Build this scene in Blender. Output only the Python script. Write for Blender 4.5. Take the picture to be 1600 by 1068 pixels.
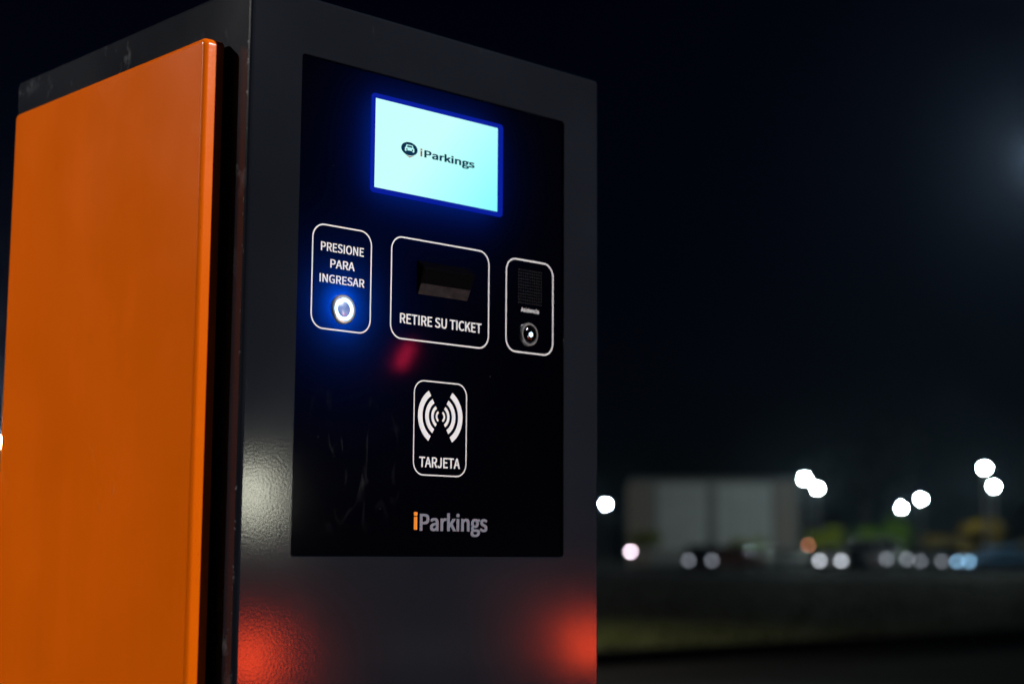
import bpy, bmesh, math, random
from mathutils import Vector, Matrix

# ------------------------------------------------------------------ clear
for o in list(bpy.data.objects):
    bpy.data.objects.remove(o, do_unlink=True)
scene = bpy.context.scene
C = scene.collection
random.seed(7)

# ------------------------------------------------------------------ camera
cam_data = bpy.data.cameras.new('camera')
cam = bpy.data.objects.new('camera', cam_data)
C.objects.link(cam)
R = Vector((0.72731941, -0.686272, 0.00610122))
U = Vector((-0.09291944, -0.08966119, 0.99162838))
F = Vector((0.67997975, 0.72179749, 0.12898034))
m = Matrix((R, U, -F)).transposed().to_4x4()
m.translation = Vector((0, -1.14527, 1.0))
cam.matrix_world = m
cam_data.sensor_width = 36.0
cam_data.lens = 56.766
cam_data.clip_start = 0.05
cam_data.clip_end = 3000
cam_data.dof.use_dof = True
cam_data.dof.focus_distance = 1.46
cam_data.dof.aperture_fstop = 3.8
scene.camera = cam

# ------------------------------------------------------------------ sky, moonless night
SUN_EL, SUN_AZ = math.radians(2.0), math.radians(200)
world = bpy.data.worlds.new('World')
scene.world = world
world.use_nodes = True
wn = world.node_tree
sky = wn.nodes.new('ShaderNodeTexSky')
sky.sky_type = 'NISHITA'
sky.sun_disc = False
sky.sun_elevation = SUN_EL
sky.sun_rotation = SUN_AZ
hue = wn.nodes.new('ShaderNodeMixRGB')          # the deep blue of the sky long after sunset
hue.blend_type = 'MULTIPLY'
hue.inputs[0].default_value = 1.0
hue.inputs[2].default_value = (0.005, 0.06, 0.62, 1)
wn.links.new(sky.outputs[0], hue.inputs[1])
wn.links.new(hue.outputs[0], wn.nodes['Background'].inputs[0])
wn.nodes['Background'].inputs[1].default_value = 0.0026

sun_d = bpy.data.lights.new('night_fill', 'SUN')
sun_d.energy = 0.004  # very faint sun lamp, added; no moon is known here
sun_d.angle = math.radians(10)
sun_d.color = (0.8, 0.88, 1.0)
sun = bpy.data.objects.new('night_fill', sun_d)
sun.rotation_euler = (math.radians(50), 0, math.radians(160))
C.objects.link(sun)

scene.view_settings.view_transform = 'Standard'
scene.view_settings.look = 'None'
scene.view_settings.exposure = 0.0
scene.view_settings.gamma = 1.0
scene.view_settings.use_curve_mapping = False
scene.render.engine = 'CYCLES'
scene.cycles.use_denoising = True
scene.cycles.max_bounces = 8
scene.cycles.volume_bounces = 0
scene.cycles.sample_clamp_indirect = 4.0
scene.cycles.volume_step_rate = 1.0

# ------------------------------------------------------------------ helpers: materials
def mat(name, base=(0.5, 0.5, 0.5), rough=0.5, metal=0.0, spec=0.5, coat=0.0,
        emit=None, estr=0.0, var=0.0, vscale=8.0, bump=0.0, bscale=200.0, rvar=0.0):
    M = bpy.data.materials.new(name)
    M.use_nodes = True
    nt = M.node_tree
    b = nt.nodes['Principled BSDF']
    b.inputs['Base Color'].default_value = (*base, 1)
    b.inputs['Roughness'].default_value = rough
    b.inputs['Metallic'].default_value = metal
    b.inputs['Specular IOR Level'].default_value = spec
    b.inputs['Coat Weight'].default_value = coat
    b.inputs['Coat Roughness'].default_value = 0.12
    tc = nt.nodes.new('ShaderNodeTexCoord')
    if emit:
        b.inputs['Emission Color'].default_value = (*emit, 1)
        b.inputs['Emission Strength'].default_value = estr
    if var or rvar:
        n = nt.nodes.new('ShaderNodeTexNoise')
        n.inputs['Scale'].default_value = vscale
        n.inputs['Detail'].default_value = 6
        nt.links.new(tc.outputs['Object'], n.inputs['Vector'])
        if var:
            r = nt.nodes.new('ShaderNodeMapRange')
            r.inputs['From Min'].default_value = 0.3
            r.inputs['From Max'].default_value = 0.7
            r.inputs['To Min'].default_value = 1 - var
            r.inputs['To Max'].default_value = 1 + var
            nt.links.new(n.outputs['Fac'], r.inputs['Value'])
            mx = nt.nodes.new('ShaderNodeVectorMath')
            mx.operation = 'SCALE'
            mx.inputs[0].default_value = base
            nt.links.new(r.outputs[0], mx.inputs['Scale'])
            nt.links.new(mx.outputs[0], b.inputs['Base Color'])
        if rvar:
            r2 = nt.nodes.new('ShaderNodeMapRange')
            r2.inputs['From Min'].default_value = 0.3
            r2.inputs['From Max'].default_value = 0.7
            r2.inputs['To Min'].default_value = max(0.02, rough - rvar)
            r2.inputs['To Max'].default_value = rough + rvar
            nt.links.new(n.outputs['Fac'], r2.inputs['Value'])
            nt.links.new(r2.outputs[0], b.inputs['Roughness'])
    if bump:
        n2 = nt.nodes.new('ShaderNodeTexNoise')
        n2.inputs['Scale'].default_value = bscale
        n2.inputs['Detail'].default_value = 3
        nt.links.new(tc.outputs['Object'], n2.inputs['Vector'])
        bp = nt.nodes.new('ShaderNodeBump')
        bp.inputs['Strength'].default_value = bump
        bp.inputs['Distance'].default_value = 0.001
        nt.links.new(n2.outputs['Fac'], bp.inputs['Height'])
        nt.links.new(bp.outputs[0], b.inputs['Normal'])
    return M

def emitter(name, col, strength):
    M = bpy.data.materials.new(name)
    M.use_nodes = True
    nt = M.node_tree
    for n in list(nt.nodes):
        nt.nodes.remove(n)
    e = nt.nodes.new('ShaderNodeEmission')
    e.inputs[0].default_value = (*col, 1)
    e.inputs[1].default_value = strength
    o = nt.nodes.new('ShaderNodeOutputMaterial')
    nt.links.new(e.outputs[0], o.inputs[0])
    return M

def add_wear(M, pale=(0.30, 0.33, 0.36), amount=0.5, low=0.66):
    """thin pale scuffs and chips in the paint, stretched along one direction"""
    nt = M.node_tree
    b = nt.nodes['Principled BSDF']
    tc = nt.nodes.new('ShaderNodeTexCoord')
    mp = nt.nodes.new('ShaderNodeMapping')
    mp.inputs['Rotation'].default_value = (0.6, 0.5, 0.3)
    mp.inputs['Scale'].default_value = (70, 26, 14)
    nt.links.new(tc.outputs['Object'], mp.inputs['Vector'])
    n = nt.nodes.new('ShaderNodeTexNoise')
    n.inputs['Scale'].default_value = 1.0
    n.inputs['Detail'].default_value = 8
    n.inputs['Roughness'].default_value = 0.7
    nt.links.new(mp.outputs[0], n.inputs['Vector'])
    r = nt.nodes.new('ShaderNodeMapRange')
    r.inputs['From Min'].default_value = low
    r.inputs['From Max'].default_value = low + 0.14
    nt.links.new(n.outputs['Fac'], r.inputs['Value'])
    big = nt.nodes.new('ShaderNodeTexNoise')
    big.inputs['Scale'].default_value = 9.0
    nt.links.new(tc.outputs['Object'], big.inputs['Vector'])
    r2 = nt.nodes.new('ShaderNodeMapRange')
    r2.inputs['From Min'].default_value = 0.48
    r2.inputs['From Max'].default_value = 0.68
    nt.links.new(big.outputs['Fac'], r2.inputs['Value'])
    mu = nt.nodes.new('ShaderNodeMath')
    mu.operation = 'MULTIPLY'
    nt.links.new(r.outputs[0], mu.inputs[0])
    nt.links.new(r2.outputs[0], mu.inputs[1])
    mu2 = nt.nodes.new('ShaderNodeMath')
    mu2.operation = 'MULTIPLY'
    mu2.inputs[1].default_value = amount
    nt.links.new(mu.outputs[0], mu2.inputs[0])
    mix = nt.nodes.new('ShaderNodeMixRGB')
    mix.inputs[2].default_value = (*pale, 1)
    nt.links.new(mu2.outputs[0], mix.inputs[0])
    src = b.inputs['Base Color']
    if src.links:
        nt.links.new(src.links[0].from_socket, mix.inputs[1])
    else:
        mix.inputs[1].default_value = src.default_value
    nt.links.new(mix.outputs[0], src)

# ------------------------------------------------------------------ helpers: objects
def tag(o, label=None, cat=None, group=None, kind=None):
    if label: o['label'] = label
    if cat: o['category'] = cat
    if group: o['group'] = group
    if kind: o['kind'] = kind
    return o

def empty(name, loc=(0, 0, 0), rz=0.0):
    o = bpy.data.objects.new(name, None)
    o.location = loc
    o.rotation_euler = (0, 0, rz)
    o.empty_display_size = 0.1
    C.objects.link(o)
    return o

def link(name, me, material, parent=None, smooth=None):
    if material and not me.materials:
        me.materials.append(material)
    if smooth is not None:
        for p in me.polygons:
            p.use_smooth = True
        me.set_sharp_from_angle(angle=math.radians(smooth))
    o = bpy.data.objects.new(name, me)
    C.objects.link(o)
    if parent:
        o.parent = parent
    return o

def obj(name, bm, material, parent=None, smooth=None):
    me = bpy.data.meshes.new(name)
    bmesh.ops.recalc_face_normals(bm, faces=bm.faces)
    bm.to_mesh(me)
    bm.free()
    return link(name, me, material, parent, smooth)

def copy_tree(o, parent=None):
    c = o.copy()
    C.objects.link(c)
    c.parent = parent
    for ch in list(o.children):
        copy_tree(ch, c)
    return c

def box(bm, x0, x1, y0, y1, z0, z1):
    v = [bm.verts.new(p) for p in ((x0, y0, z0), (x1, y0, z0), (x1, y1, z0), (x0, y1, z0),
                                   (x0, y0, z1), (x1, y0, z1), (x1, y1, z1), (x0, y1, z1))]
    for f in ((0, 1, 2, 3), (4, 5, 6, 7), (0, 1, 5, 4), (1, 2, 6, 5), (2, 3, 7, 6), (3, 0, 4, 7)):
        bm.faces.new([v[i] for i in f])

def boxmesh(x0, x1, y0, y1, z0, z1, bevel=0.0, seg=2):
    bm = bmesh.new()
    box(bm, x0, x1, y0, y1, z0, z1)
    if bevel:
        bmesh.ops.bevel(bm, geom=list(bm.edges), offset=bevel, segments=seg, affect='EDGES', profile=0.5)
    return bm

def tube(bm, p0, p1, r0, r1, n=10):
    p0, p1 = Vector(p0), Vector(p1)
    d = (p1 - p0).normalized()
    a = d.orthogonal().normalized()
    b = d.cross(a)
    A, B = [], []
    for i in range(n):
        t = 2 * math.pi * i / n
        q = a * math.cos(t) + b * math.sin(t)
        A.append(bm.verts.new(p0 + q * r0))
        B.append(bm.verts.new(p1 + q * r1))
    for i in range(n):
        j = (i + 1) % n
        bm.faces.new((A[i], A[j], B[j], B[i]))
    bm.faces.new(A[::-1])
    bm.faces.new(B)

def lathe(bm, prof, n=32, axis='Z', centre=(0, 0, 0)):
    """prof: list of (radius, height)"""
    rings = []
    cx, cy, cz = centre
    for r, h in prof:
        ring = []
        for i in range(n if r > 1e-6 else 1):
            t = 2 * math.pi * i / n
            u, v = r * math.cos(t), r * math.sin(t)
            if axis == 'Z': p = (cx + u, cy + v, cz + h)
            elif axis == 'Y': p = (cx + u, cy + h, cz + v)
            else: p = (cx + h, cy + u, cz + v)
            ring.append(bm.verts.new(p))
        rings.append(ring)
    for A, B in zip(rings, rings[1:]):
        for i in range(n):
            j = (i + 1) % n
            if len(A) == 1 and len(B) == 1: continue
            if len(A) == 1: bm.faces.new((A[0], B[j], B[i]))
            elif len(B) == 1: bm.faces.new((A[i], A[j], B[0]))
            else: bm.faces.new((A[i], A[j], B[j], B[i]))

def rrect(x0, x1, z0, z1, r, n=8):
    pts = []
    for cx, cz, a0 in ((x1 - r, z1 - r, 0), (x0 + r, z1 - r, 90), (x0 + r, z0 + r, 180), (x1 - r, z0 + r, 270)):
        for i in range(n + 1):
            a = math.radians(a0 + 90 * i / n)
            pts.append((cx + r * math.cos(a), cz + r * math.sin(a)))
    return pts

def prism_y(bm, pts, y0, y1, flip=False):
    """extrude an x-z outline from y0 to y1"""
    A = [bm.verts.new((x, y0, z)) for x, z in pts]
    B = [bm.verts.new((x, y1, z)) for x, z in pts]
    n = len(pts)
    bm.faces.new(A)
    bm.faces.new(B[::-1])
    for i in range(n):
        j = (i + 1) % n
        bm.faces.new((A[i], B[i], B[j], A[j]))

def frame_y(bm, outer, inner, y0, y1):
    """ring between two outlines of equal count, with thickness"""
    n = len(outer)
    oA = [bm.verts.new((x, y0, z)) for x, z in outer]
    iA = [bm.verts.new((x, y0, z)) for x, z in inner]
    oB = [bm.verts.new((x, y1, z)) for x, z in outer]
    iB = [bm.verts.new((x, y1, z)) for x, z in inner]
    for i in range(n):
        j = (i + 1) % n
        bm.faces.new((oA[i], oA[j], iA[j], iA[i]))
        bm.faces.new((oB[i], iB[i], iB[j], oB[j]))
        bm.faces.new((oA[i], oB[i], oB[j], oA[j]))
        bm.faces.new((iA[i], iA[j], iB[j], iB[i]))

def evaluated(o):
    dg = bpy.context.evaluated_depsgraph_get()
    dg.update()
    return bpy.data.meshes.new_from_object(o.evaluated_get(dg))

FONT = None
try:                                           # the sans serif that ships inside Blender, else its built-in face
    FONT = bpy.data.fonts.load(bpy.utils.system_resource('DATAFILES') + '/fonts/Noto Sans CJK Regular.woff2')
except Exception:
    FONT = None

def lettering(text, x0, x1, z0, z1, y, material, parent, bold=0.007, name='lettering', space=1.0):
    """letters on an x-z plane facing -Y, fitted to a box; thickness 0.2 mm"""
    cu = bpy.data.curves.new('letters', 'FONT')
    cu.body = text
    if FONT: cu.font = FONT
    cu.size = 1.0
    cu.space_character = space
    cu.resolution_u = 4
    to = bpy.data.objects.new('letters', cu)
    C.objects.link(to)
    me = evaluated(to)
    bpy.data.objects.remove(to, do_unlink=True)
    bm = bmesh.new()
    bm.from_mesh(me)
    bpy.data.meshes.remove(me)
    base = [v.co.copy() for v in bm.verts]
    faces = [[v.index for v in f.verts] for f in bm.faces]
    bm.free()
    bm = bmesh.new()
    k = 0
    for ox in (-1, 0, 1):                      # bold weight: the glyph thickened to all sides
        for oz in (-0.6, 0.6):
            V = [bm.verts.new((c.x + ox * bold, c.y + oz * bold, k)) for c in base]
            for f in faces:
                bm.faces.new([V[i] for i in f])
            k += 1
    xs = [v.co.x for v in bm.verts]; ys = [v.co.y for v in bm.verts]
    sx = (x1 - x0) / (max(xs) - min(xs)); sz = (z1 - z0) / (max(ys) - min(ys))
    mx, my = min(xs), min(ys)
    for v in bm.verts:
        v.co = Vector((x0 + (v.co.x - mx) * sx, y - 0.00012 - 0.00003 * v.co.z, z0 + (v.co.y - my) * sz))
    return obj(name, bm, material, parent)

# ------------------------------------------------------------------ materials
M_frame = mat('charcoal powder coat', (0.0085, 0.0105, 0.0152), 0.115, spec=0.22, var=0.18, vscale=5, bump=0.03, bscale=380, rvar=0.025)
add_wear(M_frame, amount=0.6)
def chip_edge(M, x, y, reach=0.0034, pale=(0.13, 0.14, 0.16)):
    """paint knocked off along one upright edge"""
    nt = M.node_tree
    b = nt.nodes['Principled BSDF']
    tc = nt.nodes.new('ShaderNodeTexCoord')
    fl = nt.nodes.new('ShaderNodeVectorMath'); fl.operation = 'MULTIPLY'
    fl.inputs[1].default_value = (1, 1, 0)
    nt.links.new(tc.outputs['Object'], fl.inputs[0])
    ds = nt.nodes.new('ShaderNodeVectorMath'); ds.operation = 'DISTANCE'
    ds.inputs[1].default_value = (x, y, 0)
    nt.links.new(fl.outputs[0], ds.inputs[0])
    near = nt.nodes.new('ShaderNodeMapRange')
    near.inputs['From Min'].default_value = reach
    near.inputs['From Max'].default_value = reach * 0.6
    nt.links.new(ds.outputs['Value'], near.inputs['Value'])
    n = nt.nodes.new('ShaderNodeTexNoise')
    n.inputs['Scale'].default_value = 130
    n.inputs['Detail'].default_value = 5
    nt.links.new(tc.outputs['Object'], n.inputs['Vector'])
    th = nt.nodes.new('ShaderNodeMapRange')
    th.inputs['From Min'].default_value = 0.60
    th.inputs['From Max'].default_value = 0.70
    nt.links.new(n.outputs['Fac'], th.inputs['Value'])
    mu = nt.nodes.new('ShaderNodeMath'); mu.operation = 'MULTIPLY'
    nt.links.new(near.outputs[0], mu.inputs[0]); nt.links.new(th.outputs[0], mu.inputs[1])
    mix = nt.nodes.new('ShaderNodeMixRGB')
    mix.inputs[2].default_value = (*pale, 1)
    nt.links.new(mu.outputs[0], mix.inputs[0])
    nt.links.new(b.inputs['Base Color'].links[0].from_socket, mix.inputs[1])
    nt.links.new(mix.outputs[0], b.inputs['Base Color'])
M_side = mat('charcoal powder coat flank', (0.0085, 0.0105, 0.0152), 0.215, spec=0.18, var=0.2, vscale=5, bump=0.05, bscale=380, rvar=0.05)
add_wear(M_side, amount=0.55, low=0.56)
chip_edge(M_side, 0.765, 0.004, 0.0016)
M_orange = mat('orange enamel', (0.78, 0.127, 0.0008), 0.21, spec=0.17, var=0.055, vscale=9, bump=0.08, bscale=300, rvar=0.04)
add_wear(M_orange, pale=(0.75, 0.30, 0.10), amount=0.35, low=0.62)
# faint run marks of old rain down the enamel
nt = M_orange.node_tree
b = nt.nodes['Principled BSDF']
tc = nt.nodes.new('ShaderNodeTexCoord')
mp = nt.nodes.new('ShaderNodeMapping')
mp.inputs['Scale'].default_value = (13, 13, 1.2)
nt.links.new(tc.outputs['Object'], mp.inputs['Vector'])
ns = nt.nodes.new('ShaderNodeTexNoise')
ns.inputs['Scale'].default_value = 1.0
ns.inputs['Detail'].default_value = 5
nt.links.new(mp.outputs[0], ns.inputs['Vector'])
rr = nt.nodes.new('ShaderNodeMapRange')
rr.inputs['From Min'].default_value = 0.35
rr.inputs['From Max'].default_value = 0.68
rr.inputs['To Min'].default_value = 1.02
rr.inputs['To Max'].default_value = 0.95
nt.links.new(ns.outputs['Fac'], rr.inputs['Value'])
sc = nt.nodes.new('ShaderNodeVectorMath'); sc.operation = 'SCALE'
nt.links.new(b.inputs['Base Color'].links[0].from_socket, sc.inputs[0])
nt.links.new(rr.outputs[0], sc.inputs['Scale'])
nt.links.new(sc.outputs[0], b.inputs['Base Color'])
M_white = mat('white print', (0.78, 0.80, 0.84), 0.55, var=0.05, vscale=60)
M_greyprint = mat('grey print', (0.17, 0.18, 0.235), 0.5, var=0.05, vscale=60)
M_orangeprint = mat('orange print', (0.95, 0.27, 0.01), 0.5, var=0.04, vscale=60)
M_black = mat('black plastic', (0.002, 0.002, 0.003), 0.32, spec=0.22, var=0.2, vscale=30, bump=0.05)
M_slotdark = mat('dark slot', (0.001, 0.001, 0.0015), 0.6, spec=0.05, var=0.2)
M_steel = mat('brushed steel', (0.45, 0.46, 0.48), 0.25, metal=0.7, var=0.1, vscale=50, bump=0.1, bscale=600)
M_grille = mat('grille holes', (0.004, 0.004, 0.005), 0.35, spec=0.15, var=0.3, vscale=300)
M_asphalt = mat('asphalt', (0.018, 0.018, 0.021), 0.85, spec=0.15, var=0.35, vscale=3, bump=0.6, bscale=60)
M_concrete = mat('concrete', (0.30, 0.29, 0.27), 0.8, var=0.2, vscale=4, bump=0.5, bscale=80)
M_kerb = mat('weathered kerb', (0.05, 0.05, 0.05), 0.9, spec=0.1, var=0.3, vscale=3)
M_grass = mat('grass', (0.075, 0.085, 0.018), 0.8, spec=0.2, var=0.4, vscale=0.6)
M_pole = mat('galvanised pole', (0.35, 0.36, 0.37), 0.45, metal=0.7, var=0.15, vscale=6)
M_head = mat('lamp housing', (0.20, 0.21, 0.22), 0.4, metal=0.3, var=0.1)
M_trunk = mat('bark', (0.10, 0.07, 0.045), 0.9, var=0.4, vscale=8, bump=0.6, bscale=30)
M_glass = mat('car glass', (0.012, 0.014, 0.016), 0.06, spec=0.6, var=0.1)
M_tyre = mat('tyre rubber', (0.015, 0.015, 0.016), 0.8, var=0.2)
M_rim = mat('alloy rim', (0.45, 0.46, 0.47), 0.3, metal=0.9, var=0.1)
M_bumper = mat('bumper plastic', (0.03, 0.03, 0.032), 0.55, var=0.2)

# ------------------------------------------------------------------ ground
def sheet(name, pts, z, material):
    bm = bmesh.new()
    bm.faces.new([bm.verts.new((x, y, z)) for x, y in pts])
    o = obj(name, bm, material)
    tag(o, kind='structure')
    return o

sheet('ground', [(-900, -900), (900, -900), (900, 900), (-900, 900)], 0.0, M_asphalt)
lawn = sheet('lawn', [(-60, 9.15), (160, 9.15), (160, 30), (-60, 30)], 0.10, M_grass)
kerb = boxmesh(-60, 160, 9.0, 9.15, 0.0, 0.13, 0.02)
tag(obj('kerb', kerb, M_kerb), kind='structure')
kerb = boxmesh(-60, 160, 30.0, 30.15, 0.0, 0.13, 0.02)
tag(obj('kerb', kerb, M_kerb), kind='structure')
# concrete island the machine stands on
bm = bmesh.new()
pts = []
for cx, cy, a0 in ((6.2, 1.0, 0), (0.55, 1.0, 90), (0.55, -0.25, 180), (6.2, -0.25, 270)):
    for i in range(7):
        a = math.radians(a0 + 15 * i)
        pts.append((cx + 0.3 * math.cos(a), cy + 0.3 * math.sin(a)))
A = [bm.verts.new((x, y, 0)) for x, y in pts]
B = [bm.verts.new((x, y, 0.14)) for x, y in pts]
bm.faces.new(A[::-1]); top = bm.faces.new(B)
for i in range(len(pts)):
    j = (i + 1) % len(pts)
    bm.faces.new((A[i], A[j], B[j], B[i]))
bmesh.ops.bevel(bm, geom=list(top.edges), offset=0.02, segments=2, affect='EDGES')
tag(obj('traffic_island', bm, M_concrete), kind='structure')

# grass blades standing on the lawn
bm = bmesh.new()
for k in range(9000):
    x = random.uniform(6, 75); y = 9.2 + 20.5 * random.random() ** 1.6
    h = random.uniform(0.04, 0.11); a = random.uniform(0, 6.28); w = random.uniform(0.01, 0.03)
    dx, dy = w * math.cos(a), w * math.sin(a)
    lx, ly = random.uniform(-.05, .05), random.uniform(-.05, .05)
    bm.faces.new([bm.verts.new(p) for p in ((x - dx, y - dy, 0.1), (x + dx, y + dy, 0.1), (x + lx, y + ly, 0.1 + h))])
tag(obj('grass', bm, M_grass), 'short olive grass blades on the dark verge', 'grass', kind='stuff')

# ------------------------------------------------------------------ the ticket machine
X0, X1, DEP, TOP = 0.765, 1.2025, 0.440, 1.4945
BASE = 0.14
kiosk = empty('parking_ticket_machine', ((X0 + X1) / 2, DEP / 2, BASE))
tag(kiosk, 'charcoal parking ticket machine with orange side door and lit screen', 'ticket machine')
INV = Matrix.Translation(-Vector(kiosk.location))
def kp(o):
    """parent to the machine, keeping the mesh in world numbers"""
    o.parent = kiosk
    o.matrix_parent_inverse = INV
    return o

# cabinet: bevelled block with a front opening
cab = obj('cabinet_block', boxmesh(X0, X1, 0, DEP, BASE, TOP, 0.0040, 3), M_frame)
cutters = []
bm = bmesh.new(); prism_y(bm, rrect(0.8205, 1.1510, 0.9955, 1.4400, 0.003, 3), -0.02, 0.075); cutters.append(obj('c', bm, None))
for c in cutters:
    md = cab.modifiers.new('cut', 'BOOLEAN')
    md.operation = 'DIFFERENCE'
    md.solver = 'EXACT'
    md.object = c
bv = cab.modifiers.new('bevel', 'BEVEL')
bv.width = 0.0009
bv.segments = 2
bv.limit_method = 'ANGLE'
bv.angle_limit = math.radians(50)
me = evaluated(cab)
for c in cutters + [cab]:
    bpy.data.objects.remove(c, do_unlink=True)
me.materials.clear()
cabinet = kp(link('cabinet', me, M_frame))
me.materials.append(M_side)
for p in me.polygons:
    if abs(p.normal.x) > 0.95 and (p.center.x < X0 + 0.001 or p.center.x > X1 - 0.001):
        p.material_index = 1

# small plinth flange at the foot
plinth = kp(obj('base_flange', boxmesh(X0 - 0.03, X1 + 0.03, -0.03, DEP + 0.03, BASE, BASE + 0.012, 0.003), M_frame))

# orange doors on the flanks: folded trays that stand proud of the cabinet
def tray(x_out, x_in):
    """outer face at x_out, lip ends at x_in; rounded corners and a folded, rounded rim"""
    bm = bmesh.new()
    s = -1 if x_out < x_in else 1
    T = abs(x_in - x_out)
    y0, y1, z0, z1 = 0.0335, 0.3920, 0.228, 1.4455
    rb = 0.0045
    rings = []
    steps = [(0.0, T)] + [(rb * (1 - math.cos(math.radians(a))), rb * (1 - math.sin(math.radians(a)))) for a in (0, 22, 45, 68, 90)]
    for inset, depth in steps:                 # depth measured from the outer face
        pts = rrect(y0 + inset, y1 - inset, z0 + inset, z1 - inset, 0.0065 - inset, 6)
        x = x_out - s * depth
        rings.append([bm.verts.new((x, y, z)) for y, z in pts])
    for A, B in zip(rings, rings[1:]):
        n = len(A)
        for i in range(n):
            j = (i + 1) % n
            bm.faces.new((A[i], A[j], B[j], B[i]))
    bm.faces.new(rings[-1])
    bm.faces.new(rings[0][::-1])
    return bm
d = kp(obj('side_door', tray(X0 - 0.0250, X0 - 0.0055), M_orange, None, 30))
d['label'] = 'orange side door facing the viewer'
d = kp(obj('side_door', tray(X1 + 0.0250, X1 + 0.0055), M_orange, None, 30))
d['label'] = 'orange side door on the far flank'
# dark pads that carry the doors off the cabinet
for xa, xb in ((X0 - 0.0054, X0 + 0.001), (X1 - 0.001, X1 + 0.0054)):
    kp(obj('mounting_pad', boxmesh(xa, xb, 0.060, 0.375, 0.27, 1.41), M_black))

# black acrylic fascia, made translucent blue so added lamps behind it give the halos
PY = 0.003
M_fascia = bpy.data.materials.new('black acrylic')
M_fascia.use_nodes = True
nt = M_fascia.node_tree
b = nt.nodes['Principled BSDF']
b.inputs['Base Color'].default_value = (0.0005, 0.0005, 0.0008, 1)
b.inputs['Roughness'].default_value = 0.045
b.inputs['Specular IOR Level'].default_value = 0.5
tc = nt.nodes.new('ShaderNodeTexCoord')
# wiped smears: streaks of a matte film
mp = nt.nodes.new('ShaderNodeMapping')
mp.inputs['Rotation'].default_value = (0, 0.5, 0)
mp.inputs['Scale'].default_value = (60, 1, 22)
nt.links.new(tc.outputs['Object'], mp.inputs['Vector'])
sn = nt.nodes.new('ShaderNodeTexNoise')
sn.inputs['Scale'].default_value = 1.0
sn.inputs['Detail'].default_value = 7
sn.inputs['Distortion'].default_value = 1.2
nt.links.new(mp.outputs[0], sn.inputs['Vector'])
sr = nt.nodes.new('ShaderNodeMapRange')
sr.inputs['From Min'].default_value = 0.58
sr.inputs['From Max'].default_value = 0.80
sr.inputs['To Min'].default_value = 0.0
sr.inputs['To Max'].default_value = 0.045
nt.links.new(sn.outputs['Fac'], sr.inputs['Value'])
film = nt.nodes.new('ShaderNodeBsdfDiffuse')
film.inputs[0].default_value = (0.5, 0.52, 0.55, 1)
mixf = nt.nodes.new('ShaderNodeMixShader')
vd_ = nt.nodes.new('ShaderNodeVectorMath'); vd_.operation = 'DISTANCE'
vd_.inputs[1].default_value = (0.885, 0.0, 1.085)
nt.links.new(tc.outputs['Object'], vd_.inputs[0])
mk = nt.nodes.new('ShaderNodeMapRange')
mk.inputs['From Min'].default_value = 0.075
mk.inputs['From Max'].default_value = 0.02
nt.links.new(vd_.outputs['Value'], mk.inputs['Value'])
# specks of dust
vo = nt.nodes.new('ShaderNodeTexVoronoi')
vo.inputs['Scale'].default_value = 75
nt.links.new(tc.outputs['Object'], vo.inputs['Vector'])
sp = nt.nodes.new('ShaderNodeMapRange')
sp.inputs['From Min'].default_value = 0.035
sp.inputs['From Max'].default_value = 0.02
sp.inputs['To Max'].default_value = 0.16
nt.links.new(vo.outputs['Distance'], sp.inputs['Value'])
pk = nt.nodes.new('ShaderNodeSeparateColor')
nt.links.new(vo.outputs['Color'], pk.inputs[0])
sm = nt.nodes.new('ShaderNodeMath'); sm.operation = 'MULTIPLY'
nt.links.new(sp.outputs[0], sm.inputs[0]); nt.links.new(pk.outputs[0], sm.inputs[1])
mm = nt.nodes.new('ShaderNodeMath'); mm.operation = 'MULTIPLY_ADD'
nt.links.new(sm.outputs[0], mm.inputs[2])
nt.links.new(sr.outputs[0], mm.inputs[0]); nt.links.new(mk.outputs[0], mm.inputs[1])
nt.links.new(mm.outputs[0], mixf.inputs[0])
trans = nt.nodes.new('ShaderNodeBsdfTranslucent')
trans.inputs[0].default_value = (0.02, 0.24, 1.0, 1)
addt = nt.nodes.new('ShaderNodeMixShader')
addt.inputs[0].default_value = 0.10
nt.links.new(b.outputs[0], addt.inputs[1])
nt.links.new(trans.outputs[0], addt.inputs[2])
nt.links.new(addt.outputs[0], mixf.inputs[1])
nt.links.new(film.outputs[0], mixf.inputs[2])
nt.links.new(mixf.outputs[0], nt.nodes['Material Output'].inputs[0])
bm = bmesh.new()
ring = rrect(0.8211, 1.1504, 0.9961, 1.4394, 0.0026, 3)
prism_y(bm, ring, PY, PY + 0.004)
bm.faces.ensure_lookup_table()
bmesh.ops.delete(bm, geom=[bm.faces[1]], context='FACES')     # open at the back: the sheet's rim returns only
fascia = kp(obj('fascia', bm, M_fascia))

def sub(o, parent):
    o.parent = parent
    return o

# printed outlines
FY = PY - 0.0003
def outline(x0, x1, z0, z1, r=0.0135, w=0.0013):
    bm = bmesh.new()
    frame_y(bm, rrect(x0, x1, z0, z1, r), rrect(x0 + w, x1 - w, z0 + w, z1 - w, r - w), FY - 0.0001, FY + 0.0002)
    return sub(obj('printed_outline', bm, M_white), fascia)
outline(0.8370, 0.9045, 1.1950, 1.2900)
outline(0.9270, 1.0505, 1.1945, 1.2910)
outline(1.0725, 1.1385, 1.1955, 1.2895)
outline(0.9567, 1.0228, 1.0700, 1.1587, 0.0125, 0.0011)

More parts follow.
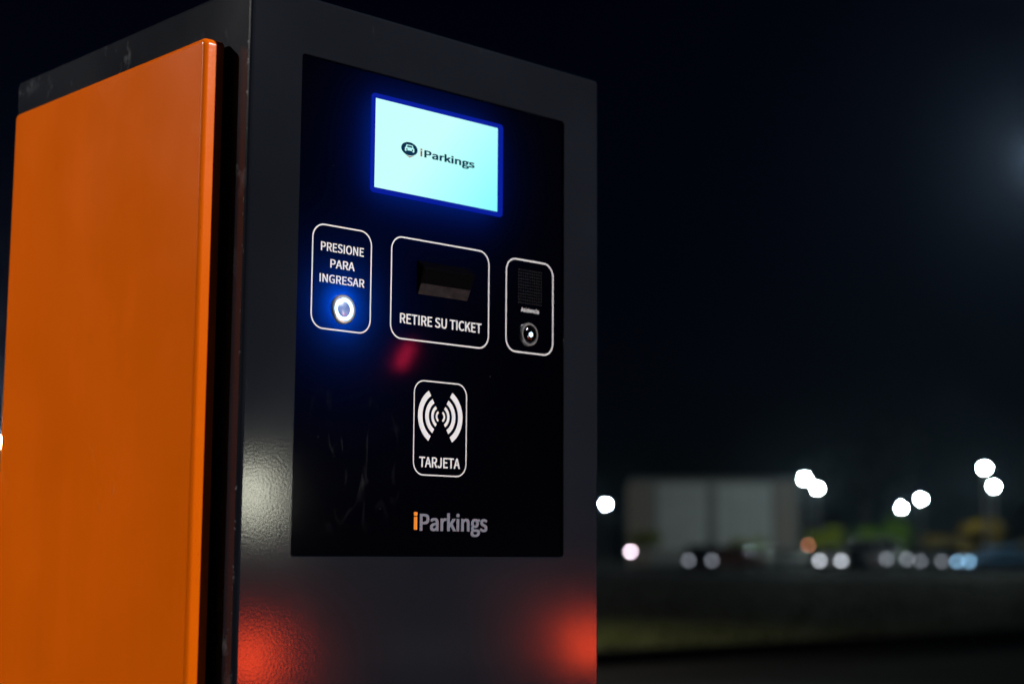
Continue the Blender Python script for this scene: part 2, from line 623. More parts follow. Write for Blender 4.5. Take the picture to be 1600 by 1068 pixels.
LY = PY - 0.0001
def let(t, x0, x1, z0, z1, M=M_white, **k):
    return lettering(t, x0, x1, z0, z1, LY, M, fascia, **k)
let('PRESIONE', 0.8468, 0.8953, 1.2656, 1.2738)
let('PARA', 0.8576, 0.8850, 1.2512, 1.2590)
let('INGRESAR', 0.8460, 0.8965, 1.2372, 1.2450)
let('RETIRE SU TICKET', 0.9388, 1.0407, 1.2095, 1.2192)
let('Asistencia', 1.0936, 1.1181, 1.2368, 1.2411)
let('TARJETA', 0.9644, 1.0146, 1.0776, 1.0874)
let('i', 0.9588, 0.9632, 1.0200, 1.0363, M_orangeprint, bold=0.02)
let('Parkings', 0.9660, 1.0505, 1.0142, 1.0360, M_greyprint, bold=0.011)

# contactless waves
for r0, r1 in ((0.0038, 0.0058), (0.0084, 0.0113), (0.0144, 0.0187), (0.0222, 0.0276)):
    for side in (0, 180):
        bm = bmesh.new()
        n = 20
        o_, i_ = [], []
        for k in range(n + 1):
            a = math.radians(side - 58 + 116 * k / n)
            o_.append((0.9897 + r1 * math.cos(a), 1.1258 + r1 * math.sin(a)))
            i_.append((0.9897 + r0 * math.cos(a), 1.1258 + r0 * math.sin(a)))
        prism_y(bm, o_ + i_[::-1], LY - 0.0002, LY + 0.0001)
        sub(obj('contactless_arc', bm, M_white), fascia)

# display ---------------------------------------------------------------
M_screen = bpy.data.materials.new('lit lcd')
M_screen.use_nodes = True
nt = M_screen.node_tree
for n in list(nt.nodes): nt.nodes.remove(n)
tc = nt.nodes.new('ShaderNodeTexCoord')
mp = nt.nodes.new('ShaderNodeMapping')
mp.inputs['Rotation'].default_value = (0, math.radians(-25), 0)
nt.links.new(tc.outputs['Generated'], mp.inputs['Vector'])
sx = nt.nodes.new('ShaderNodeSeparateXYZ')
nt.links.new(mp.outputs[0], sx.inputs[0])
cr = nt.nodes.new('ShaderNodeValToRGB')
cr.color_ramp.elements[0].position = 0.15
cr.color_ramp.elements[0].color = (0.56, 1.0, 0.95, 1)
cr.color_ramp.elements[1].position = 1.1
cr.color_ramp.elements[1].color = (0.20, 1.0, 1.0, 1)
nt.links.new(sx.outputs[0], cr.inputs[0])
e = nt.nodes.new('ShaderNodeEmission')
e.inputs[1].default_value = 1.04
nt.links.new(cr.outputs[0], e.inputs[0])
om = nt.nodes.new('ShaderNodeOutputMaterial')
nt.links.new(e.outputs[0], om.inputs[0])
SX0, SX1, SZ0, SZ1 = 0.9052, 1.0600, 1.3322, 1.4168
bm = bmesh.new(); prism_y(bm, rrect(SX0, SX1, SZ0, SZ1, 0.0006, 2), PY - 0.0007, PY + 0.0002)
display = kp(obj('display', bm, M_screen))
display['label'] = 'glowing cyan screen'
M_bezel = mat('blue glowing rim', (0.002, 0.004, 0.02), 0.12, emit=(0.001, 0.022, 0.75), estr=0.40, var=0.15, vscale=40)  # screen light in the gap put in as the rim's own emission
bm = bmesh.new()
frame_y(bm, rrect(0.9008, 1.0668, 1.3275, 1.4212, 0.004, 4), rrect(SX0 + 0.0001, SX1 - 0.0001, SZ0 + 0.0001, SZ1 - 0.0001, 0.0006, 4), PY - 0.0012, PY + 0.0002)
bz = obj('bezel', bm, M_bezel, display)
M_navy = emitter('screen navy pixels', (0.004, 0.03, 0.075), 1.0)
M_red = emitter('screen red pixels', (0.35, 0.06, 0.06), 1.0)
M_cyanpix = emitter('screen pale pixels', (0.5, 1.0, 0.97), 1.0)
DY = PY - 0.0007
lettering('i', 0.9602, 0.9626, 1.3708, 1.3784, DY, M_red, display, bold=0.015)
lettering('Parkings', 0.9651, 1.0292, 1.3685, 1.3783, DY, M_navy, display, bold=0.013)
# pin emblem: a dark oval with a pale car and a red chevron under it
bm = bmesh.new()
ov = [(0.9468 + 0.0100 * math.cos(t * math.pi / 16), 1.3756 + 0.0064 * math.sin(t * math.pi / 16)) for t in range(32)]
prism_y(bm, ov, DY - 0.0002, DY)
obj('emblem_oval', bm, M_navy, display)
bm = bmesh.new()
prism_y(bm, [(0.9415, 1.3699), (0.9470, 1.3683), (0.9530, 1.3699), (0.9472, 1.3672)], DY - 0.0002, DY)
obj('emblem_chevron', bm, M_red, display)
bm = bmesh.new()
car = [(-.0056, -.0028), (-.0056, .0004), (-.0046, .0012), (-.0036, .0036), (.0036, .0036), (.0046, .0012), (.0056, .0004), (.0056, -.0028), (.0040, -.0028), (.0036, -.0018), (-.0036, -.0018), (-.0040, -.0028)]
prism_y(bm, [(0.9468 + a, 1.3757 + c) for a, c in car], DY - 0.0004, DY - 0.0002)
obj('emblem_car', bm, M_cyanpix, display)
bm = bmesh.new()
prism_y(bm, [(0.9468 + a, 1.3757 + c) for a, c in ((-.0033, .0012), (-.0026, .0028), (.0026, .0028), (.0033, .0012))], DY - 0.0006, DY - 0.0004)
for s in (-1, 1):
    prism_y(bm, [(0.9468 + s * .0034 + .0009 * math.cos(t * math.pi / 4), 1.3755 - .0008 + .0008 * math.sin(t * math.pi / 4)) for t in range(8)], DY - 0.0006, DY - 0.0004)
obj('emblem_window', bm, M_navy, display)

# entry button with lit ring -------------------------------------------
def ring_y(bm, cx, cz, prof, n=40):
    lathe(bm, prof, n, 'Y', (cx, 0, cz))
M_ring = emitter('led ring', (0.50, 0.78, 1.0), 3.6)
BX, BZ = 0.8727, 1.2150
bm = bmesh.new(); ring_y(bm, BX, BZ, [(0.0135, PY), (0.0135, PY - 0.0012), (0.0125, PY - 0.0024), (0.0108, PY - 0.0026), (0.0104, PY - 0.0014), (0.0104, PY)])
button = kp(obj('entry_button', bm, M_steel, None, 40))
button['label'] = 'steel push button with a glowing blue white ring'
bm = bmesh.new(); ring_y(bm, BX, BZ, [(0.0098, PY - 0.0002), (0.0100, PY - 0.0021), (0.0073, PY - 0.0021), (0.0073, PY - 0.0002)])
obj('lit_ring', bm, M_ring, button)
bm = bmesh.new(); ring_y(bm, BX, BZ, [(0.0072, PY - 0.0002), (0.0072, PY - 0.0018), (0.0062, PY - 0.0022), (0.0, PY - 0.0024)])
obj('push_cap', bm, mat('glowing button cap', (0.35, 0.40, 0.5), 0.25, metal=0.6, emit=(0.06, 0.22, 0.85), estr=0.4, var=0.35, vscale=260), button, 30)  # reflections on the steel cap put in as blue emission

# assistance button -----------------------------------------------------
AX, AZ = 1.1036, 1.2145
bm = bmesh.new(); ring_y(bm, AX, AZ, [(0.0118, PY), (0.0118, PY - 0.0016), (0.0108, PY - 0.0030), (0.0096, PY - 0.0030), (0.0092, PY - 0.0016), (0.0092, PY)])
ab = kp(obj('help_button', bm, M_steel, None, 40))
ab['label'] = 'dark domed help button with a steel rim'
M_dome = mat('dark chrome', (0.06, 0.06, 0.07), 0.10, metal=1.0, var=0.1)
bm = bmesh.new(); ring_y(bm, AX, AZ, [(0.0091, PY - 0.0002), (0.0091, PY - 0.0016), (0.0080, PY - 0.0028), (0.0060, PY - 0.0036), (0.0032, PY - 0.0040), (0.0, PY - 0.0040)])
obj('push_cap', bm, M_dome, ab, 60)
M_led = emitter('white blue led', (0.55, 0.78, 1.0), 5.0)
bm = bmesh.new()
prism_y(bm, [(AX + (.0017 + .0010 * (t % 2)) * math.cos(t * math.pi / 6), AZ - 0.0002 + (.0017 + .0008 * (t % 2)) * math.sin(t * math.pi / 6)) for t in range(12)], PY - 0.0044, PY - 0.0038)
obj('led', bm, M_led, ab)

# speaker grille: a square field of drilled holes
bm = bmesh.new()
for i in range(11):
    for j in range(12):
        cx = 1.0902 + i * 0.0031; cz = 1.2462 + j * 0.0030
        ring_y(bm, cx, cz, [(0.00095, PY - 0.0002), (0.00060, PY - 0.00005), (0.0, PY - 0.00005)], 8)
g = kp(obj('speaker_grille', bm, M_grille))
g['kind'] = 'stuff'

# ticket chute: hood that juts out above a slanted mouth
bm = bmesh.new()
hx0, hx1 = 0.9583, 1.0228
prof = [(PY + 0.0002, 1.2388), (PY - 0.0110, 1.2618), (PY - 0.0104, 1.2640), (PY + 0.0002, 1.2712)]   # (y, z)
A = [bm.verts.new((hx0, y, z)) for y, z in prof]; B = [bm.verts.new((hx1, y, z)) for y, z in prof]
bm.faces.new(A); bm.faces.new(B[::-1])
for i in range(4):
    j = (i + 1) % 4
    bm.faces.new((A[i], B[i], B[j], A[j]))
bmesh.ops.bevel(bm, geom=list(bm.edges), offset=0.0005, segments=2, affect='EDGES')
chute = kp(obj('ticket_chute', bm, mat('glossy black plastic', (0.0012, 0.0012, 0.002), 0.12, spec=0.3, var=0.2, vscale=30), None, 40))
bm = bmesh.new()
def sl(t, off):            # a point on the slanted face
    y = PY + 0.0002 + (-0.0112) * t; z = 1.2388 + 0.0230 * t
    return (y - 0.9 * off, z - 0.44 * off)
(ya, za), (yb, zb) = sl(0.46, 0.0002), sl(0.95, 0.0002)
bm.faces.new([bm.verts.new(p) for p in ((hx0 + .002, ya, za), (hx1 - .002, ya, za), (hx1 - .002, yb, zb), (hx0 + .002, yb, zb))])
obj('ticket_mouth', bm, M_slotdark, chute)
bm = bmesh.new()
(ya, za), (yb, zb) = sl(0.03, 0.0003), sl(0.44, 0.0003)
(yc, zc), (yd, zd) = sl(0.03, 0.0009), sl(0.44, 0.0009)
V = [bm.verts.new(p) for p in ((hx0 + .001, ya, za), (hx1 - .001, ya, za), (hx1 - .001, yb, zb), (hx0 + .001, yb, zb),
                               (hx0 + .0015, yc, zc), (hx1 - .0015, yc, zc), (hx1 - .0015, yd, zd), (hx0 + .0015, yd, zd))]
for f in ((0, 1, 2, 3), (4, 5, 6, 7), (0, 1, 5, 4), (1, 2, 6, 5), (2, 3, 7, 6), (3, 0, 4, 7)):
    bm.faces.new([V[i] for i in f])
obj('chute_lip', bm, mat('brown reflection lip', (0.030, 0.024, 0.026), 0.35, spec=0.3, var=0.4, vscale=180), chute)  # brown reflection of the ground put into the lip's colour

# added lamps behind the acrylic stand in for bloom round the display and button
def lamp(kind, name, loc, energy, color, parent=None, **k):
    L = bpy.data.lights.new(name, kind)
    L.energy = energy
    L.color = color
    for a, v in k.items():
        setattr(L, a, v)
    o = bpy.data.objects.new(name, L)
    o.location = loc
    C.objects.link(o)
    return o
bl = lamp('AREA', 'display_halo_lamp', ((SX0 + SX1) / 2 - 0.008, PY + 0.020, (SZ0 + SZ1) / 2 - 0.004), 0.095, (0.02, 0.30, 1.0), shape='RECTANGLE', size=0.150, size_y=0.085)
bl.rotation_euler = (math.radians(-90), 0, 0)
kp(bl)
kp(lamp('POINT', 'button_halo_lamp', (BX - 0.001, PY + 0.014, BZ + 0.003), 0.12, (0.03, 0.42, 1.0), shadow_soft_size=0.004))

# ------------------------------------------------------------------ street lamps
def lamp_material(name, col, s):
    return emitter(name, col, s)
M_lamp = emitter('lamp white', (0.80, 1.0, 0.93), 1000.0)
_lp = {}
def lamp_post(x, y, label, h=6.0, r=0.14, M=M_lamp, group='street lamps over the far car park', name='street_lamp', arm=0.0, pole_r=0.09):
    t = empty(name, (x, y, 0))
    tag(t, label, 'street lamp', group)
    key = (h, r, M.name, arm, pole_r)
    if key not in _lp:
        bm = bmesh.new()
        tube(bm, (arm, 0, 0), (arm, 0, h + 0.05), pole_r, pole_r * 0.6, 12)
        lathe(bm, [(pole_r * 2.0, 0), (pole_r * 2.0, 0.03), (pole_r * 1.1, 0.06)], 12, 'Z', (arm, 0, 0))
        if arm:
            tube(bm, (arm, 0, h), (0, 0, h + 0.12), pole_r * 0.5, pole_r * 0.4, 8)
        mp_ = bpy.data.meshes.new('pole'); bmesh.ops.recalc_face_normals(bm, faces=bm.faces); bm.to_mesh(mp_); bm.free()
        bm = bmesh.new()
        lathe(bm, [(0.0, r * 1.0), (r * .8, r * .9), (r * 1.25, r * .55), (r * 1.3, r * .42), (r * 0.9, r * .40), (0, r * .40)], 20, 'Z', (0, 0, h))
        mh = bpy.data.meshes.new('lamp_housing'); bmesh.ops.recalc_face_normals(bm, faces=bm.faces); bm.to_mesh(mh); bm.free()
        bm = bmesh.new()
        lathe(bm, [(0.0, -r), (r * .55, -r * .85), (r * .9, -r * .4), (r, 0.0), (r * .85, r * .38), (0, r * .39)], 20, 'Z', (0, 0, h))
        md_ = bpy.data.meshes.new('lamp_diffuser'); bmesh.ops.recalc_face_normals(bm, faces=bm.faces); bm.to_mesh(md_); bm.free()
        _lp[key] = (mp_, mh, md_)
    a, b_, c_ = _lp[key]
    link('pole', a, M_pole, t); link('lamp_housing', b_, M_head, t); link('lamp_diffuser', c_, M, t)
    return t
lamp_post(122.3, 114.4, 'lit white street lamp half hidden by the machine edge')
lamp_post(88.4, 64.1, 'upper of two overlapping white street lamps right of the pale building')
lamp_post(101.9, 72.9, 'lower of two overlapping white street lamps right of the pale building')
lamp_post(148.9, 96.2, 'lower left lamp of the middle pair above the green tree')
lamp_post(127.6, 80.2, 'upper right lamp of the middle pair above the green tree')
lamp_post(83.8, 48.0, 'topmost white street lamp at the far right')
lamp_post(106.8, 60.8, 'white street lamp just below the topmost one at far right')
lamp_post(34.22, 71.14, 'bright street lamp peeking out behind the orange door at left edge', r=0.34, M=emitter('lamp bright', (1.0, 0.98, 0.95), 2200.0))

# lamps near the machine
M_lampnear = emitter('lamp near', (0.95, 0.98, 1.0), 30.0)
t = lamp_post(17.63, 8.30, 'tall street lamp at the right edge whose glow hangs in the haze', 5.80, 0.055, M_lampnear, 'street lamps near the machine', arm=1.2, pole_r=0.06)
def aim_at(l, t, target):
    v = Vector(target) - (Vector(t.location) + Vector(l.location))
    l.rotation_euler = v.to_track_quat('-Z', 'Y').to_euler()
    l.parent = t
l = lamp('SPOT', 'street_light', (0, 0, 5.72), 1300, (0.80, 0.92, 1.0), shadow_soft_size=0.075, spot_size=math.radians(100), spot_blend=0.25)
aim_at(l, t, (1.0, 0.0, 8.8))
t = lamp_post(2.9, -4.75, 'street lamp that lights the machine front from over the lane', 5.0, 0.10, M_lampnear, 'street lamps near the machine', arm=-4.2, pole_r=0.05)
l = lamp('SPOT', 'lane_light', (0, 0, 4.80), 1900, (1.0, 0.97, 0.95), shadow_soft_size=0.10, spot_size=math.radians(60), spot_blend=0.5)
aim_at(l, t, (1.0, 0.0, 1.1))
t = lamp_post(-5.9, 4.95, 'street lamp that lights the orange door from behind', 5.45, 0.10, M_lampnear, 'street lamps near the machine', pole_r=0.05)
l = lamp('SPOT', 'yard_light', (0, 0, 5.28), 3700, (1.0, 0.95, 0.90), shadow_soft_size=0.10, spot_size=math.radians(45), spot_blend=0.5)
aim_at(l, t, (0.8, 0.2, 1.1))
t = lamp_post(10.4, 13.0, 'added unseen lamp on the grass hidden behind the machine', 3.0, 0.09, M_lampnear, 'street lamps near the machine', pole_r=0.04)
l = lamp('SPOT', 'lawn_fill', (0, 0, 2.86), 480, (1.0, 0.93, 0.75), shadow_soft_size=0.08, spot_size=math.radians(150), spot_blend=0.4)  # lamp added out of sight to brighten the left of the lawn
l.parent = t

# low bollard lamp beside the lane: its sheen on the left of the front frame
t = empty('lane_light', (1.66, -2.0, 0)); tag(t, 'short lane light with a bent arm mirrored in the left front frame', 'lane light')
bm = bmesh.new()
tube(bm, (0, 0, 0), (0, 0, 1.16), .030, .026, 14)
tube(bm, (0, 0, 1.14), (0.12, 0, 1.24), .024, .020, 10)
tube(bm, (0.12, 0, 1.24), (0.48, 0, 1.225), .020, .018, 10)
obj('post', bm, M_head, t)
bm = bmesh.new(); lathe(bm, [(0, -.06), (.035, -.06), (.04, 0), (.035, .06), (0, .06)], 18, 'Z', (0.48, 0, 1.125)); obj('lamp', bm, emitter('lane lamp', (1.0, 1.0, 0.80), 62.0), t, 60)
bm = bmesh.new(); lathe(bm, [(0, .10), (.05, .085), (.055, .062), (0, .062)], 18, 'Z', (0.48, 0, 1.125)); obj('cap', bm, M_head, t, 40)

# ------------------------------------------------------------------ vehicles
def loft(rings, cap=True):
    bm = bmesh.new()
    V = [[bm.verts.new(p) for p in r] for r in rings]
    n = len(V[0])
    for A, B in zip(V, V[1:]):
        for i in range(n):
            j = (i + 1) % n
            bm.faces.new((A[i], A[j], B[j], B[i]))
    if cap:
        bm.faces.new(V[0][::-1]); bm.faces.new(V[-1])
    return bm

def wheel(parent, x, y, r, s):
    bm = bmesh.new()
    lathe(bm, [(r * .62, -.10), (r * .93, -.105), (r, -.07), (r, .07), (r * .93, .105), (r * .62, .10)], 22, 'X', (x, y, r))
    t = obj('tyre', bm, M_tyre, parent, 40)
    bm = bmesh.new()
    lathe(bm, [(0, .085 * s), (r * .16, .09 * s), (r * .30, .06 * s), (r * .56, .075 * s), (r * .63, .10 * s), (r * .63, -.09 * s), (0, -.09 * s)], 15, 'X', (x, y, r))
    obj('rim', bm, M_rim, t, 40)

def make_car(loc, rz, label, paint, kind='sedan', head=None, tail=None, group='cars parked in the far lot', name='parked_car', cat='car'):
    t = empty(name, (loc[0], loc[1], 0), rz)
    tag(t, label, cat, group)
    if kind == 'sedan':
        L, W, belt, roof, bot, wr = 4.4, 1.76, 0.90, 1.44, 0.22, 0.31
        cab_st = [(-1.85, 0.0), (-1.15, 1.0), (0.30, 1.0), (1.10, 0.0)]
        prof = [(-2.2, .62, .30), (-2.12, .92, .24), (-1.6, .95, .22), (0.9, .90, .22), (1.7, .82, .22), (2.08, .72, .25), (2.2, .58, .32)]
    elif kind == 'suv':
        L, W, belt, roof, bot, wr = 4.5, 1.84, 1.02, 1.68, 0.26, 0.36
        cab_st = [(-2.16, 0.0), (-1.86, 1.0), (0.35, 1.0), (1.15, 0.0)]
        prof = [(-2.25, .72, .36), (-2.2, 1.02, .30), (-1.7, 1.04, .27), (1.0, 1.02, .27), (1.85, .94, .27), (2.15, .84, .30), (2.25, .66, .38)]
    else:
        L, W, belt, roof, bot, wr = 4.6, 1.85, 1.05, 1.95, 0.28, 0.34
        cab_st = [(-2.26, 0.0), (-2.18, 1.0), (0.95, 1.0), (1.55, 0.0)]
        prof = [(-2.3, .98, .32), (-2.26, 1.06, .28), (0.9, 1.06, .26), (1.7, 1.0, .27), (2.2, .85, .30), (2.3, .70, .36)]
    hw = W / 2
    rings = []
    for y, zs, zb in prof:
        k = 1.0 - 0.10 * max(0, (abs(y) - L * .38) / (L * .12))
        w = hw * k
        rings.append([(-w * .88, y, zb), (-w, y, zb + .14), (-w, y, zs - .14), (-w * .93, y, zs), (w * .93, y, zs), (w, y, zs - .14), (w, y, zb + .14), (w * .88, y, zb)])
    bm = loft(rings)
    bmesh.ops.bevel(bm, geom=[e for e in bm.edges if e.calc_length() > 0.5], offset=0.03, segments=2, affect='EDGES')
    obj('body', bm, paint, t, 50)
    def cs(y, f):
        zr = belt + (roof - belt) * f
        w0, w1 = hw * .90, hw * (.90 - .17 * f)
        return w0, w1, zr
    rings = []
    for y, f in cab_st:
        w0, w1, zr = cs(y, f)
        rings.append([(-w0, y, belt - .05), (-w1, y, zr - .05 * f + .001), (-w1 * .9, y, zr + .001), (w1 * .9, y, zr + .001), (w1, y, zr - .05 * f + .001), (w0, y, belt - .05)])
    obj('roof', loft(rings), paint, t, 30)
    (ya, _), (yb, _), (yc, _), (yd, _) = cab_st
    h = roof - belt
    def pane(name, pts, nrm):
        bm = bmesh.new()
        nv = Vector(nrm).normalized() * 0.008
        A = [bm.verts.new(Vector(p) + nv) for p in pts]; B = [bm.verts.new(Vector(p) - nv) for p in pts]
        bm.faces.new(A); bm.faces.new(B[::-1])
        n = len(pts)
        for i in range(n):
            j = (i + 1) % n
            bm.faces.new((A[i], B[i], B[j], A[j]))
        obj(name, bm, M_glass, t)
    def sx_(z):   # half width of the cabin side at height z
        f = (z - belt) / h
        return hw * (.90 - .17 * f) + 0.004
    for s in (-1, 1):
        zl, zh = belt + .06, roof - .11
        mid = (yb + yc) / 2
        def lean(y_b, y_t, z):
            return y_b + (y_t - y_b) * (z - belt) / h
        for k, (p, q_) in enumerate(((lambda z: lean(ya, yb, z) + .14, lambda z: mid - .04), (lambda z: mid + .04, lambda z: lean(yd, yc, z) - .12))):
            pane('side_window', [(s * sx_(zl), p(zl), zl), (s * sx_(zl), q_(zl), zl), (s * sx_(zh), q_(zh), zh), (s * sx_(zh), p(zh), zh)], (s, 0, .25))
    for nm, y0, y1, sg in (('rear_window', ya, yb, -1), ('windscreen', yd, yc, 1)):
        f0, f1 = .14, .86
        pts = []
        for f, sgn in ((f0, -1), (f0, 1), (f1, 1), (f1, -1)):
            w = hw * (.90 - .17 * f) - .09
            pts.append((sgn * w, y0 + (y1 - y0) * f + sg * .006, belt + h * f))
        pane(nm, pts, (0, sg * h, abs(y1 - y0)))
    for s in (-1, 1):
        for y in (-L * .30, L * .31):
            wheel(t, s * (hw - .10), y, wr, s)
    zt = prof[1][1] - .14
    for s in (-1, 1):
        wq = hw * .93 if kind != 'suv' else hw * .81
        bm = boxmesh(s * wq - .10, s * wq + .05, -L / 2 - .012, -L / 2 + .10, zt - .10 - (0.19 if kind == 'suv' else 0), zt + .06 - (0.19 if kind == 'suv' else 0), .02)
        obj('tail_light', bm, tail or M_tail0, t)
        bm = bmesh.new()
        zf = prof[-2][1] - .08
        lathe(bm, [(0, .05), (.07, .035), (.10, 0), (.10, -.06), (0, -.06)], 14, 'Y', (s * hw * .70, L / 2 - .02, zf - .02))
        obj('headlight', bm, head or M_head0, t, 40)
    obj('bumper', boxmesh(-hw * .9, hw * .9, -L / 2 - .05, -L / 2 + .1, .34, .50, .03), M_bumper, t)
    obj('bumper', boxmesh(-hw * .84, hw * .84, L / 2 - .12, L / 2 + .04, .34, .48, .03), M_bumper, t)
    return t

M_tail0 = mat('red lamp lens', (0.25, 0.01, 0.01), 0.15, var=0.1)
M_head0 = mat('headlamp lens', (0.6, 0.62, 0.65), 0.1, spec=0.8, var=0.1)
def paint(name, c): return mat(name, c, 0.28, coat=0.6, var=0.06, vscale=4)
P_white, P_grey, P_blue = paint('white car paint', (.75, .76, .78)), paint('silver car paint', (.30, .31, .33)), paint('blue car paint', (.16, .32, .55))
P_dark, P_dgrey, P_suv, P_red = paint('dark car paint', (.03, .032, .036)), paint('dark grey car paint', (.09, .095, .10)), mat('matt black car paint', (.004, .004, .005), 0.55, spec=0.15, var=0.1), paint('dull red car paint', (.16, .07, .06))
def hl(name, c, s): return emitter(name, c, s)
H_dim = hl('dim headlight glint', (.80, .88, 1.0), 3.0)  # glints off parked cars put in as glowing headlight lenses
H_white = hl('headlamp white', (.85, .90, 1.0), 9.0)
H_blue = hl('headlamp blue', (.35, .68, 1.0), 11.0)
H_faint = hl('faint headlight glint', (.8, .86, 1.0), 2.4)  # fainter car glints, also put in as emission
vd = math.radians
FAC = vd(140)     # nose towards the camera side
make_car((79.9, 55.9), vd(122), 'white car parked under the two overlapping street lamps', P_white, 'sedan', H_white)
make_car((81.4, 53.7), vd(150), 'pale grey van parked left of the bright green tree', P_grey, 'van', H_dim)
make_car((85.0, 48.2), vd(65), 'pale blue car parked at the far right with a blue headlamp', P_blue, 'sedan', H_blue)
make_car((69.0, 57.0), vd(132), 'dark car with faint glints parked before the pale building', P_dark, 'sedan', H_faint)
make_car((79.6, 61.2), vd(110), 'grey car with one faint glint near the building right end', P_dgrey, 'sedan', H_dim)
make_car((85.0, 52.8), vd(130), 'dark grey car parked between the green tree and the blue car', P_dgrey, 'sedan', H_faint)
make_car((85.6, 57.5), vd(140), 'dark car parked between the white car and the pale van', P_dark, 'sedan', H_faint)
make_car((87.5, 46.6), vd(140), 'grey car parked right of the pale blue car', P_dgrey, 'suv', H_dim)
make_car((75.6, 60.6), vd(60), 'dull red car parked below the building between its two wall bays', P_red, 'sedan', H_dim)

make_car((88.7, 60.4), vd(118), 'silver car half hidden behind the gap right of the white car', P_grey, 'sedan', H_dim)
make_car((91.9, 55.6), vd(128), 'grey off roader behind the dark grey car left of the blue car', P_dgrey, 'suv', H_faint)
make_car((84.4, 63.0), vd(100), 'silver car parked just left of the dim amber lamp', P_grey, 'sedan', H_faint)

# the car in front of the machine, seen only as red reflections on its face
T_on = emitter('tail lamp lit', (1.0, 0.062, 0.012), 72.0)
suv = make_car((3.60, -5.32), vd(180), 'black off roader with lit tail lights mirrored in the machine front', P_suv, 'suv', H_faint, T_on, 'cars in the entry lane', 'waiting_car')
bm = boxmesh(-0.010, 0.010, -0.02, 0.02, -0.050, 0.050, 0.004)
bm.transform(Matrix.Rotation(math.radians(-28), 4, 'Y'))
bm.transform(Matrix.Translation((-0.14, -1.93, 1.71)))
obj('brake_light', bm, emitter('brake lamp lit', (1.0, 0.02, 0.08), 9.0), suv)
obj('number_plate', boxmesh(-0.26, 0.26, -2.285, -2.262, 0.62, 0.73, .004), M_white, suv)

# ------------------------------------------------------------------ pale building
M_wall = mat('grey render', (0.28, 0.285, 0.29), 0.85, var=0.12, vscale=0.8)
M_bay = mat('pale cladding', (0.60, 0.63, 0.65), 0.7, var=0.08, vscale=0.6)
M_col = mat('warm column', (0.42, 0.36, 0.32), 0.8, var=0.1)
M_roof = mat('roof edge', (0.10, 0.10, 0.105), 0.7, var=0.1)
bx, by = 103.23, 93.43
ex, ey = 111.51, 83.51
blen = math.hypot(ex - bx, ey - by)
brot = math.atan2(ey - by, ex - bx)
bd = empty('pale_building', (bx, by, 0), brot)
tag(bd, 'pale grey building with two wide wall bays behind the parked cars', 'building')
# local x runs along the facade, local y into the building
obj('wall', boxmesh(0.0, blen + 1.3, 0.0, 9.0, 0, 7.2, 0.03), M_wall, bd)
obj('roof', boxmesh(-0.15, blen + 1.45, -0.18, 9.2, 7.203, 7.5, 0.03), M_roof, bd)
for xa, xb in ((2.3, 6.5), (7.35, 12.0)):
    for k in range(6):
        w = (xb - xa) / 6
        obj('cladding_panel', boxmesh(xa + k * w + .015, xa + (k + 1) * w - .015, -0.09, -0.003, 1.3, 6.9, 0.01), M_bay, bd)
for xc in (0.15, 1.2, 12.7, 13.6):
    obj('column', boxmesh(xc - .42 if xc < 5 else xc - .3, xc + .38 if xc < 5 else xc + .3, -0.55, -0.004, 0, 6.9, 0.04), M_col, bd)
obj('door', boxmesh(6.65, 7.2, -0.05, -0.003, 0, 2.3, 0.01), M_roof, bd)

# ------------------------------------------------------------------ trees and shrubs
def leaf_mat(name, c): return mat(name, c, 0.6, spec=0.25, var=0.4, vscale=1.2)
L_green, L_yg, L_yel, L_dark = leaf_mat('leaf green', (.12, .24, .006)), leaf_mat('leaf yellow green', (.20, .24, .008)), leaf_mat('leaf amber', (.30, .20, .02)), leaf_mat('leaf dark', (.012, .016, .010))
def tree(x, y, label, M, h=3.2, rx=1.3, rz=1.1, n=900, leaf=0.16, base=None, group='small trees in the car park', name='tree', cat='tree'):
    t = empty(name, (x, y, 0)); tag(t, label, cat, group)
    rnd = random.Random(int(x * 100 + y * 7))
    cz = h - rz
    bm = bmesh.new()
    tube(bm, (0, 0, 0), (0.05, 0.03, cz), 0.05 * h * .6, 0.03 * h * .6, 9)
    blobs = []
    for k in range(7):
        a = k * 2.4; rr = rx * rnd.uniform(.25, .62)
        c = Vector((rr * math.cos(a), rr * math.sin(a), cz + rz * rnd.uniform(-.5, .55)))
        tube(bm, (0.03, 0.02, cz * .72), c, 0.014 * h, 0.006 * h, 6)
        blobs.append((c, rx * rnd.uniform(.36, .58)))
    obj('trunk', bm, M_trunk, t)
    bm = bmesh.new()
    for k in range(n):
        c, r = blobs[rnd.randrange(len(blobs))]
        v = Vector((rnd.gauss(0, 1), rnd.gauss(0, 1), rnd.gauss(0, 1))).normalized() * r * rnd.random() ** .4
        v.z *= rz / rx
        p = c + v
        a = Vector((rnd.gauss(0, 1), rnd.gauss(0, 1), rnd.gauss(0, 1))).normalized()
        b_ = a.orthogonal().normalized()
        s = leaf * rnd.uniform(.6, 1.2)
        bm.faces.new([bm.verts.new(q) for q in (p - a * s, p + b_ * s * .45, p + a * s, p - b_ * s * .45)])
    obj('crown', bm, M, t)
    return t
tree(90.5, 80.4, 'olive shrub tree before the building left end', L_yg, 2.9, 1.5, 1.0)
tree(97.2, 76.2, 'yellow green tree before the building right bay', L_yg, 2.6, 1.8, 0.9)
tree(93.0, 65.6, 'yellow green tree right of the overlapping street lamps', L_yg, 3.0, 1.6, 1.1)
tree(131.2, 85.0, 'bright green slender tree under the middle lamp pair', L_green, 5.0, 1.5, 2.3, 1300)
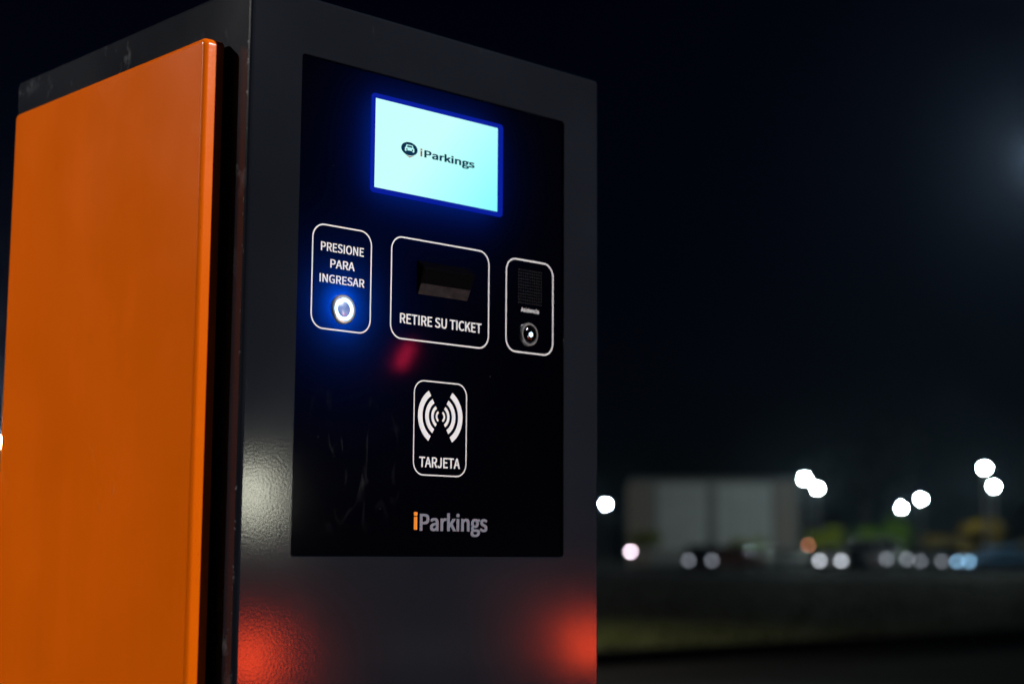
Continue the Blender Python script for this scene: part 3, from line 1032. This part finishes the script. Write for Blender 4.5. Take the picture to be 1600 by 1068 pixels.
tree(89.2, 51.4, 'amber yellow tree behind the pale blue car', L_yel, 3.5, 2.0, 1.1, 1200)
tree(104.0, 63.2, 'low olive tree left of the amber tree', L_yel, 2.7, 2.4, 0.9)
tree(101.0, 54.6, 'low amber tree at the right frame edge', L_yel, 2.7, 1.8, 1.0)
tree(108.0, 72.0, 'dim green tree between the two middle trees', L_green, 3.4, 1.8, 1.2)
tree(165.0, 111.8, 'tall black tree silhouetted against the night sky', L_dark, 19.0, 9.0, 7.0, 2200, 0.6)

# low lights
def bollard(x, y, h, label, M, r=0.09):
    t = empty('bollard_light', (x, y, 0)); tag(t, label, 'bollard light', 'low lights in the far lot')
    bm = bmesh.new(); tube(bm, (0, 0, 0), (0, 0, h - r), .06, .05, 10); obj('post', bm, M_head, t)
    bm = bmesh.new(); lathe(bm, [(0, -r), (r * .7, -r * .7), (r, 0), (r * .7, r * .7), (0, r)], 16, 'Z', (0, 0, h)); obj('lamp', bm, M, t, 60)
    bm = bmesh.new(); lathe(bm, [(0, r * 1.35), (r * 1.1, r * 1.15), (r * 1.1, r * 1.02), (0, r * 1.02)], 16, 'Z', (0, 0, h)); obj('cap', bm, M_head, t)
bollard(70.04, 63.04, 1.08, 'low pinkish white lamp in front of the building left end', emitter('pinkish lamp', (1.0, .80, .95), 34.0))
bollard(78.9, 56.9, 1.52, 'dim amber lamp left of the white car', emitter('amber lamp', (1.0, .36, .18), 6.5))

# ------------------------------------------------------------------ night haze
M_haze = bpy.data.materials.new('night haze')
M_haze.use_nodes = True
nt = M_haze.node_tree
for n in list(nt.nodes): nt.nodes.remove(n)
pv = nt.nodes.new('ShaderNodeVolumePrincipled')
pv.inputs['Color'].default_value = (0.55, 0.75, 1.0, 1)
pv.inputs['Anisotropy'].default_value = 0.86
pv.inputs['Density'].default_value = 0.0002
om = nt.nodes.new('ShaderNodeOutputMaterial')
nt.links.new(pv.outputs[0], om.inputs['Volume'])
hz = obj('haze', boxmesh(-905, 905, -905, 905, -1.2, 21), M_haze)
tag(hz, 'thin night haze hanging over the car park', 'haze', kind='stuff')
